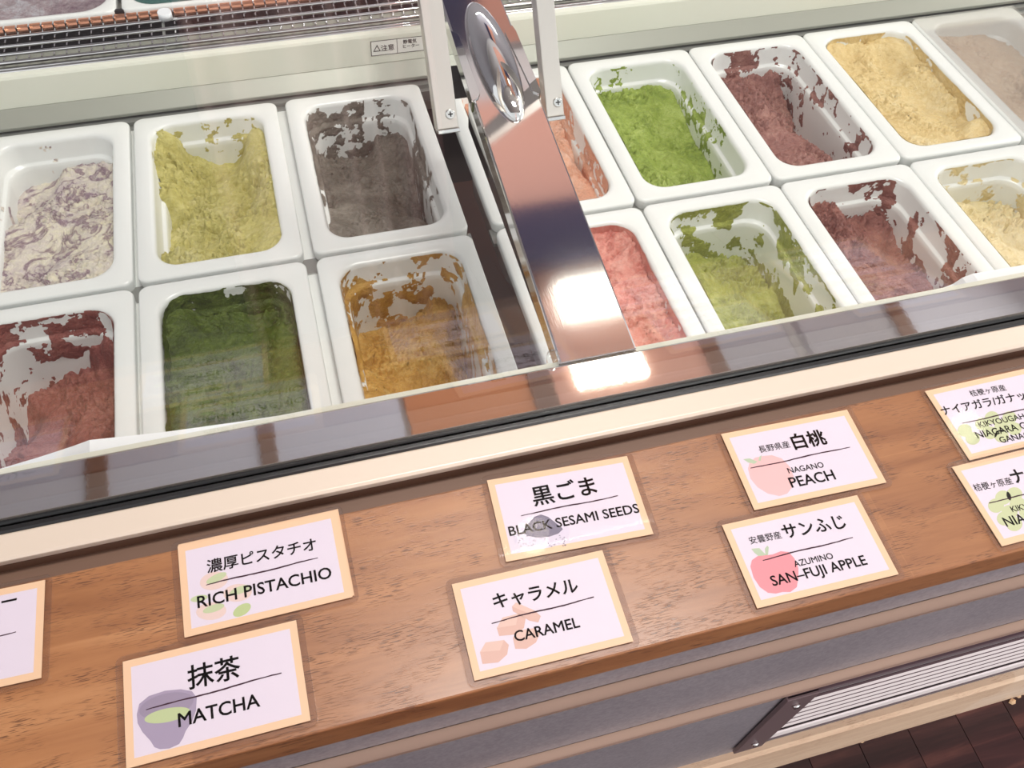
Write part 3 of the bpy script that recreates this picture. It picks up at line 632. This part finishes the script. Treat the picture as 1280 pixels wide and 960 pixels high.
for f0 in (0.035, 0.93): extr_x('vent_line', [(-12, vz(f0)), (-14.5, vz(f0)), (-14.5, vz(f0 + 0.015)), (-12, vz(f0 + 0.015))], vx + 30, XR, M['chrome'], vent)
bm = bmesh.new(); bm_box(bm, vx, vx + 34, -15.5, -11, vb, vt); bm_obj('end_plate', bm, M['ventplate'], vent, 0.8)
for f0 in (0.13, 0.85): cyl('screw', (vx + 17, -15.5, vz(f0)), (vx + 17, -18.5, vz(f0)), 4.5, M['screw'], vent, 18, 3.4)

# caution sticker on the cream panel
sy = 783.0
def sp3(px, py, off=0.0):
    # plane of the cream panel
    n = np.array([0, -(z98[2] - z138[2]), 5.5]); n = n / np.linalg.norm(n); o = np.array([0, 782.5, z138[2]]) + n * (0.3 + off)
    r = ray(px, py); t = ((o - CP) @ n) / (r @ n); return CP + r * t
def poly3(name, pxs, off, mat, parent):
    O = np.array(parent.location); return mesh_obj(name, [sp3(x, y, off) * MM - O for x, y in pxs], [list(range(len(pxs)))], mat, parent, smooth=False)
stk = empty('caution_sticker', tuple(sp3(464, 70) * MM)); tag(stk, 'small white caution sticker on the cream panel left of the arms', 'sticker')
def lnx(x): return -0.113 * (x - 464)
M['sticker'] = flat('sticker_white', lin((236, 236, 230)), 0.4)
x1_ = 560
poly3('backing', [(463, 52), (x1_, 52 + lnx(x1_)), (x1_, 70.5 + lnx(x1_)), (464, 70.5)], 0, M['sticker'], stk)
for a, b, c_, d_ in ((463, 52, x1_, 0.7), (464, 69.8, x1_, 0.7)): poly3('outline', [(a, b), (c_, b + lnx(c_)), (c_, b + d_ + lnx(c_)), (a, b + d_)], 0.1, M['rubber'], stk)
poly3('outline', [(463, 52), (463.8, 52), (464.8, 70.5), (464, 70.5)], 0.1, M['rubber'], stk); poly3('outline', [(495.6, 48.6), (496.3, 48.6), (497.3, 66.5), (496.6, 66.5)], 0.1, M['rubber'], stk)
poly3('warning_triangle', [(466.5, 65), (471.2, 56), (476, 64)], 0.15, M['rubber'], stk); poly3('warning_triangle_centre', [(468.2, 63.8), (471.2, 58.2), (474.3, 63.2)], 0.2, M['sticker'], stk)
def text_panel(sx, P, Q, parent, size=None):
    cu = bpy.data.curves.new('t', 'FONT'); cu.body = sx; cu.size = 1; cu.bevel_depth = 0.012; cu.bevel_resolution = 0
    to = bpy.data.objects.new('tmp', cu); COL.objects.link(to); bpy.context.view_layer.update()
    me = bpy.data.meshes.new_from_object(to.evaluated_get(bpy.context.evaluated_depsgraph_get())); bpy.data.objects.remove(to)
    co = np.array([v.co[:] for v in me.vertices]); x0, x1 = co[:, 0].min(), co[:, 0].max(); A = sp3(*P, 0.2); B = sp3(*Q, 0.2); sc = np.linalg.norm(B - A) / (x1 - x0)
    ux = (B - A) / np.linalg.norm(B - A); uy = np.array([0, 5.5, z98[2] - z138[2]]); uy /= np.linalg.norm(uy)
    Wc = (A + np.outer((co[:, 0] - x0) * sc, ux) + np.outer(co[:, 1] * sc, uy)) * MM - np.array(parent.location)
    me.vertices.foreach_set('co', Wc.ravel()); me.materials.clear(); me.materials.append(M['rubber']); me.name = 'lettering'; me.update(); o = bpy.data.objects.new('lettering', me); COL.objects.link(o); o.parent = parent
text_panel('注意', (476.5, 63.8), (493, 61.6), stk); text_panel('静電気', (504, 54.5), (521, 52.6), stk); text_panel('ヒーター', (504, 60), (524, 58), stk)
# unseen pink pleated sheet added before the case, mirrors as a person's clothes
M['pink_cloth'] = flat('pale_pink_cloth', lin((248, 214, 212)), 0.9)
vs = []; fs = []; N = 90
for k in range(N + 1):
    f = k / N; x = -150 + 300 * f; y = -600 + 14 * math.sin(f * 38 + 2 * math.sin(f * 9)); 
    for th_ in (0, 3): vs += [(x * MM, (y - th_) * MM, 1.9), (x * MM, (y - th_) * MM, -0.70)]
for k in range(N):
    a = 4 * k; fs += [(a, a + 1, a + 5, a + 4), (a + 2, a + 6, a + 7, a + 3), (a, a + 4, a + 6, a + 2), (a + 1, a + 3, a + 7, a + 5)]
sheet_o = mesh_obj('clothing_sheet', vs, fs, M['pink_cloth']); tag(sheet_o, 'unseen pale pink pleated sheet added before the case to mirror in its glass as clothing', 'clothing_sheet')

# crumbs on the floor
M['crumb'] = flat('crumb', lin((226, 190, 150)), 0.8)
for k, (px, py) in enumerate(((1265, 877), (1273, 870), (1270, 860), (1279, 866), (1077, 926))):
    p = at(px, py, FZ + 2); bm = bmesh.new(); bmesh.ops.create_icosphere(bm, subdivisions=1, radius=0.0032 if k else 0.0045)
    for v in bm.verts: v.co *= 0.7 + 0.5 * ((v.index * 37) % 7) / 7
    bmesh.ops.translate(bm, vec=Vector((p[0] * MM, p[1] * MM, (FZ + 2.6) * MM)), verts=bm.verts[:]); o = bm_obj('crumb', bm, M['crumb'])
    tag(o, ['largest pale crumb on the floor planks, bottom right', 'small crumb just above the largest one on the floor', 'topmost small crumb on the floor planks', 'small crumb at the very right edge of the floor', 'lone crumb on the floor planks left of the others'][k], 'crumb', 'crumbs on the floor')

# ================================================================ CARDS
M['paper'] = flat('lavender_white_paper', lin((218, 208, 221)), 0.5)
M['border'] = flat('cream_border', lin((230, 194, 158)), 0.5)
def pcol(name, c): 
    if name not in M: M[name] = flat(name, lin(tuple(v * 0.92 for v in c)), 0.5)
    return M[name]
ZP = 1.6      # paper height above the wood
TXT = []
fontless = {}
def text_mesh(s, mat, parent, P, Q, z, bold=0.018, hmul=1.0, name='lettering', fit=True, size=None):
    """lettering whose baseline runs from pixel P to pixel Q on the card plane"""
    A = at(P[0], P[1], z); B = at(Q[0], Q[1], z); d = B - A; ang = math.atan2(d[1], d[0]); L_ = np.hypot(d[0], d[1])
    cu = bpy.data.curves.new(name, 'FONT'); cu.body = s; cu.size = 1; cu.bevel_depth = bold * 0.75; cu.bevel_resolution = 0; cu.resolution_u = 3; cu.align_x = 'LEFT'
    to = bpy.data.objects.new('tmp', cu); COL.objects.link(to); bpy.context.view_layer.update()
    me = bpy.data.meshes.new_from_object(to.evaluated_get(bpy.context.evaluated_depsgraph_get())); bpy.data.objects.remove(to); bpy.data.curves.remove(cu)
    co = np.array([v.co[:] for v in me.vertices])
    if len(co) == 0: return None
    x0, x1 = co[:, 0].min(), co[:, 0].max(); sc = (L_ if size is None else size * (x1 - x0)) / (x1 - x0)
    if P[2:] : pass
    co[:, 0] = (co[:, 0] - x0) * sc; co[:, 1] *= sc * hmul
    c, s_ = math.cos(ang), math.sin(ang); W_ = np.stack([A[0] + co[:, 0] * c - co[:, 1] * s_, A[1] + co[:, 0] * s_ + co[:, 1] * c, np.full(len(co), z)], 1) * MM - np.array(parent.matrix_world.translation if False else parent['_o'])
    me.vertices.foreach_set('co', W_.ravel()); me.materials.clear(); me.materials.append(mat); me.name = name; me.update()
    o = bpy.data.objects.new(name, me); COL.objects.link(o); o.parent = parent; return o
def rr_pts(x0, x1, y0, y1, r, n=5):
    pts = []
    for cx, cy, a0 in ((x1 - r, y1 - r, 0), (x0 + r, y1 - r, 90), (x0 + r, y0 + r, 180), (x1 - r, y0 + r, 270)):
        for k in range(n + 1): a = math.radians(a0 + 90 * k / n); pts.append((cx + r * math.cos(a), cy + r * math.sin(a)))
    return pts
def plate(name, pts, z0, z1, mat, parent, fr):
    """pts in card coordinates -> thin plate"""
    (ox, oy, c, s) = fr; O = parent['_o']
    W_ = [((ox + x * c - y * s) * MM - O[0], (oy + x * s + y * c) * MM - O[1]) for x, y in pts]; n = len(W_)
    vs = [(x, y, z0 * MM - O[2]) for x, y in W_] + [(x, y, z1 * MM - O[2]) for x, y in W_]
    fs = [list(range(n))[::-1], [n + k for k in range(n)]] + [(k, (k + 1) % n, n + (k + 1) % n, n + k) for k in range(n)]
    return mesh_obj(name, vs, fs, mat, parent, smooth=False)
def shape(name, pxs, z, mat, parent):
    O = parent['_o']; W_ = [at(x, y, z) * MM - np.array(O) for x, y in pxs]; n = len(W_)
    return mesh_obj(name, W_, [list(range(n))], mat, parent, smooth=False)
def ell(cx, cy, a, b, rot=0, n=28, a0=0, a1=360):
    r = math.radians(rot); o = []
    for k in range(n): t = math.radians(a0 + (a1 - a0) * k / (n if a1 - a0 == 360 else n - 1)); x = a * math.cos(t); y = b * math.sin(t); o.append((cx + x * math.cos(r) - y * math.sin(r), cy + x * math.sin(r) + y * math.cos(r)))
    return o
def card(tl=None, tr=None, bl=None, angle=None, label='', z=ZP, deco=True):
    W, H_ = 91.0, 55.0
    if tl and tr:
        A = at(*tl, z); B = at(*tr, z); a = math.atan2(B[1] - A[1], B[0] - A[0]); W = float(np.hypot(*(B - A)[:2]))
    elif tl: A = at(*tl, z); a = angle
    else: B = at(*tr, z); a = angle; A = B - np.array([W * math.cos(a), W * math.sin(a), 0])
    if bl: H_ = float(np.hypot(*(at(*bl, z) - (A if tl else B))[:2]))
    root = empty('flavour_card', (A[0] * MM, A[1] * MM, 0)); root['_o'] = (A[0] * MM, A[1] * MM, 0.0)
    fr = (A[0], A[1], math.cos(a), math.sin(a))
    plate('paper', [(0, -H_), (W, -H_), (W, 0), (0, 0)], z - 0.5, z - 0.05, M['border'], root, fr)
    if deco: plate('paper_centre', [(4, -H_ + 4), (W - 4, -H_ + 4), (W - 4, -4), (4, -4)], z - 0.05, z, M['paper'], root, fr)
    if deco: plate('laminate', rr_pts(-3.6, W + 3.6, -H_ - 3.4, 3.2, 4), z - 0.9 if z > 1 else 0.1, z + 0.35, M['film'], root, fr)
    tag(root, label, 'card', 'laminated flavour cards on the wooden shelf')
    return root, fr
def rule(root, P, Q, z=ZP + 0.08):
    A = at(*P, z); B = at(*Q, z); O = np.array(root['_o']); d = (B - A); n = np.array([-d[1], d[0], 0]); n /= np.linalg.norm(n); N = 26; vs = []; rd = random.Random(int(P[0]))
    for k in range(N + 1):
        f = k / N; p = A + d * f + n * (0.25 * math.sin(f * 9 + P[0]) + rd.uniform(-0.08, 0.08)); w = 0.20 + 0.14 * rd.random() + 0.16 * math.sin(f * math.pi); vs += [(p + n * w) * MM - O, (p - n * w) * MM - O]
    mesh_obj('hand_drawn_line', vs, [(2 * k, 2 * k + 1, 2 * k + 3, 2 * k + 2) for k in range(N)], M['ink'], root, smooth=False)
ZT = ZP + 0.14; ZI = ZP + 0.04
P_ = lambda z: None
# --- rich pistachio (topmost of a small stack)
c, fr = card((221.9, 683), (420.4, 638.7), (230, 797.1), label='laminated card reading RICH PISTACHIO, topmost of a small stack')
for cx, cy, a, b, rt in ((267.5, 726, 18, 11, -14), (297, 741, 18, 11, -8), (264, 764, 19, 11, -6)):
    shape('pistachio_shell', ell(cx, cy, a, b, rt), ZI, pcol('shell_pink', (240, 214, 206)), c); shape('pistachio_kernel', ell(cx + 3, cy - 3.5, 14, 4.5, rt - 12), ZI + 0.02, pcol('kernel_green', (204, 216, 172)), c)
shape('pistachio_kernel', ell(249, 748, 11, 4, -12), ZI, M['kernel_green'], c); shape('pistachio_kernel', ell(302.5, 762.5, 12.5, 6.5, -32), ZI, pcol('kernel_bright', (196, 212, 150)), c)
text_mesh('濃厚ピスタチオ', M['ink'], c, (258.9, 715.5), (396, 686), ZT); rule(c, (257.5, 731.3), (397.4, 697.6)); text_mesh('RICH PISTACHIO', M['ink'], c, (247.1, 760.2), (415.3, 721.8), ZT)
# --- matcha
c, fr = card((153.4, 827.2), (370, 775), (157.5, 961), label='laminated card reading MATCHA with a grey tea bowl')
bowl = [(171, 893), (174, 880), (186, 870), (206, 863.5), (226, 861.5), (240, 864), (246, 872), (245, 888), (240, 902), (232, 914), (229, 922), (224, 930), (212, 935.5), (200, 936.5), (193, 934), (188, 926), (178, 915), (172, 904)]
shape('tea_bowl', bowl, ZI, pcol('bowl_grey', (172, 158, 184)), c); shape('bowl_inside', ell(208, 882, 35, 15, -14), ZI + 0.02, pcol('bowl_inside', (160, 146, 170)), c)
shape('tea', ell(209, 894, 29, 8.5, -12), ZI + 0.03, pcol('tea_green', (198, 212, 160)), c)
text_mesh('抹茶', M['ink'], c, (235, 860), (301.5, 844), ZT, bold=0.018); rule(c, (182.5, 887.5), (351.9, 841.3)); text_mesh('MATCHA', M['ink'], c, (223.1, 909), (325.6, 882.5), ZT)
# --- black sesame
c, fr = card((608.7, 600.4), (783.7, 569.9), (634.2, 701.9), label='laminated card reading BLACK SESAMI SEEDS')
shape('sesame_plate', ell(677, 669, 36, 17, -8), ZI, pcol('plate_pale', (230, 220, 238)), c)
shape('sesame_heap', [(653, 665), (660, 655), (668, 646), (676, 643), (685, 646), (694, 653), (704, 661), (698, 667), (686, 671), (672, 672), (660, 670)], ZI + 0.02, pcol('sesame_ink', (124, 116, 140)), c)
rd = random.Random(5)
for k in range(34):
    cx, cy = rd.uniform(648, 708), rd.uniform(669, 683); shape('sesame_seed', ell(cx, cy, 1.1, 0.7, rd.uniform(0, 180), 6), ZI + 0.02, M['sesame_ink'], c)
text_mesh('黒ごま', M['ink'], c, (667.5, 631), (747.4, 615), ZT, bold=0.02); rule(c, (651.3, 644.2), (772.5, 619.8)); text_mesh('BLACK SESAMI SEEDS', M['ink'], c, (637.3, 670), (800.1, 640.2), ZT)
# --- caramel
c, fr = card((564.7, 730.3), (752.8, 687.5), (591.3, 851.3), label='laminated card reading CARAMEL with pink-brown cubes')
def cube(pts, top):
    shape('caramel_cube', pts, ZI, pcol('caramel_pink', (228, 186, 172)), c); shape('caramel_top', top, ZI + 0.02, pcol('caramel_light', (236, 200, 186)), c)
cube([(600, 815), (607, 803), (630, 800), (636, 806), (634, 818), (623, 828), (603, 830)], [(600, 815), (607, 803), (630, 800), (625, 813)])
cube([(621, 785), (628, 772), (648, 767), (657, 773), (655, 785), (645, 793), (624, 795)], [(621, 785), (628, 772), (648, 767), (645, 781)])
cube([(641, 797), (648, 788), (668, 785), (675, 792), (670, 803), (658, 811), (644, 811)], [(641, 797), (648, 788), (668, 785), (664, 797)])
cube([(640, 758), (645, 753), (668, 763), (676, 770), (673, 778), (662, 776), (641, 764)], [(640, 758), (645, 753), (668, 763), (664, 768)])
text_mesh('キャラメル', M['ink'], c, (618, 760), (724, 738.5), ZT, bold=0.022); rule(c, (614.4, 778.8), (742.5, 746.6)); text_mesh('CARAMEL', M['ink'], c, (644.4, 802.2), (725.6, 783.6), ZT)
# --- peach
c, fr = card((901.3, 542.5), (1058.8, 512), (943.8, 637.5), label='laminated card reading NAGANO PEACH')
shape('peach_fruit', [(935, 586), (937, 578), (944, 572), (954, 570), (965, 569), (977, 573), (987, 583), (992, 595), (991, 608), (984, 617), (974, 620), (960, 617), (947, 609), (938, 598)], ZI, pcol('peach_pink', (246, 196, 196)), c)
shape('peach_leaf', [(929, 574), (937, 573), (947, 577), (943, 580), (935, 578)], ZI + 0.02, pcol('leaf_green', (190, 208, 178)), c); shape('peach_leaf', [(948, 576), (949, 571), (952, 569), (951, 576)], ZI + 0.02, M['leaf_green'], c)
text_mesh('長野県産', M['ink'], c, (950, 565.5), (988.3, 558.3), ZT, bold=0.006); text_mesh('白桃', M['ink'], c, (993.5, 560.5), (1034.8, 553.2), ZT, bold=0.03); rule(c, (938.3, 585.5), (1062.5, 558.5))
text_mesh('NAGANO', M['ink'], c, (986.3, 591.8), (1030.8, 583.8), ZT, bold=0.012); text_mesh('PEACH', M['ink'], c, (990, 609.5), (1045.5, 598.8), ZT)
# --- apple
c, fr = card((902.5, 656.3), (1071.3, 618.8), (948.1, 760), label='laminated card reading AZUMINO SAN-FUJI APPLE')
shape('apple_fruit', [(938, 708), (940, 700), (948, 694.5), (958, 694), (966, 693), (976, 689), (986, 690), (993, 698), (998, 710), (998, 722), (996, 734), (988, 740), (978, 740), (970, 742), (960, 741), (950, 734), (942, 722)], ZI, pcol('apple_red', (240, 150, 160)), c)
shape('apple_leaf', [(939, 686), (949, 685), (958, 694), (948, 695), (943, 691)], ZI + 0.02, M['leaf_green'], c); shape('apple_leaf', [(957, 694), (956, 686), (959, 682), (961, 684), (960, 694)], ZI + 0.02, M['leaf_green'], c)
text_mesh('安曇野産', M['ink'], c, (938.3, 679.8), (977.7, 671.8), ZT, bold=0.004); text_mesh('サンふじ', M['ink'], c, (981, 672.5), (1059, 658.3), ZT, bold=0.022); rule(c, (953.3, 700), (1066.3, 672))
text_mesh('AZUMINO', M['ink'], c, (993.8, 708.8), (1042.5, 697.8), ZT, bold=0.012); text_mesh('SAN–FUJI APPLE', M['ink'], c, (966.5, 732.5), (1085, 705.2), ZT)
# --- niagara + ganache (right edge)
c, fr = card(tl=(1156.2, 488.8), bl=(1214.5, 574.7), angle=0.008, label='thick laminated card at the right edge, upper one, reading NIAGARA and GANACHE')
for cx, cy in ((1206, 538), (1216, 548), (1228, 530), (1238, 541), (1240, 522), (1252, 532), (1262, 522), (1268, 536), (1252, 545)): shape('grape', ell(cx, cy, 9, 8), ZI + 0.001 * (cx % 7), pcol('grape_green', (208, 216, 170)), c)
text_mesh('桔梗ヶ原産', M['ink'], c, (1214.5, 495.2), (1258.6, 487.2), ZT, bold=0.006); text_mesh('ナイアガラ/ガナッシュ', M['ink'], c, (1179.5, 518.6), (1309, 493), ZT, bold=0.02); rule(c, (1203, 529), (1320, 503))
text_mesh('KIKYOUGAHARA', M['ink'], c, (1225.3, 534.3), (1302, 519), ZT, bold=0.012); text_mesh('NIAGARA GRAPE', M['ink'], c, (1222.6, 547.9), (1312, 529.5), ZT, bold=0.014); text_mesh('GANACHE', M['ink'], c, (1251.9, 553.8), (1302, 543.5), ZT, bold=0.014)
# --- niagara
c, fr = card(tl=(1190, 583.6), bl=(1253.8, 682.5), angle=0.008, label='thick laminated card at the right edge, lower one, reading NIAGARA')
for cx, cy in ((1245, 632), (1254, 622), (1262, 640), (1272, 630), (1268, 618), (1256, 648), (1268, 655), (1284, 640)): shape('grape', ell(cx, cy, 10, 9), ZI + 0.001 * (cx % 7), M['grape_green'], c)
text_mesh('桔梗ヶ原産', M['ink'], c, (1219.5, 613.6), (1267, 604), ZT, bold=0.006); text_mesh('ナイアガラ', M['ink'], c, (1268, 603.5), (1360, 585), ZT, bold=0.03); rule(c, (1236, 628.5), (1352, 602))
text_mesh('KIKYOUGAHARA', M['ink'], c, (1266, 640), (1340, 624), ZT, bold=0.012); text_mesh('NIAGARA', M['ink'], c, (1258.6, 658.2), (1325, 643), ZT, bold=0.018)
# --- left card, cut by the frame
c, fr = card(tr=(56.3, 724.7), bl=(50, 847.5), angle=-0.013, label='laminated card at the left edge, mostly out of the picture')
text_mesh('ラズベリー', M['ink'], c, (-92, 780), (20.5, 756.5), ZT, bold=0.024); rule(c, (-110, 820), (20, 789.7))
# stack under the pistachio card
for k in range(2):
    cc, fr = card((222.5 + k * 0.6, 681.5 - k * 1.0), (421.6 + k, 637 - k), (230.5, 795.5), label='blank laminated card stacked under the RICH PISTACHIO card' + (', lowest' if k else ''), z=1.0 - 0.45 * k, deco=False)
for o in bpy.data.objects:
    if '_o' in o: del o['_o']
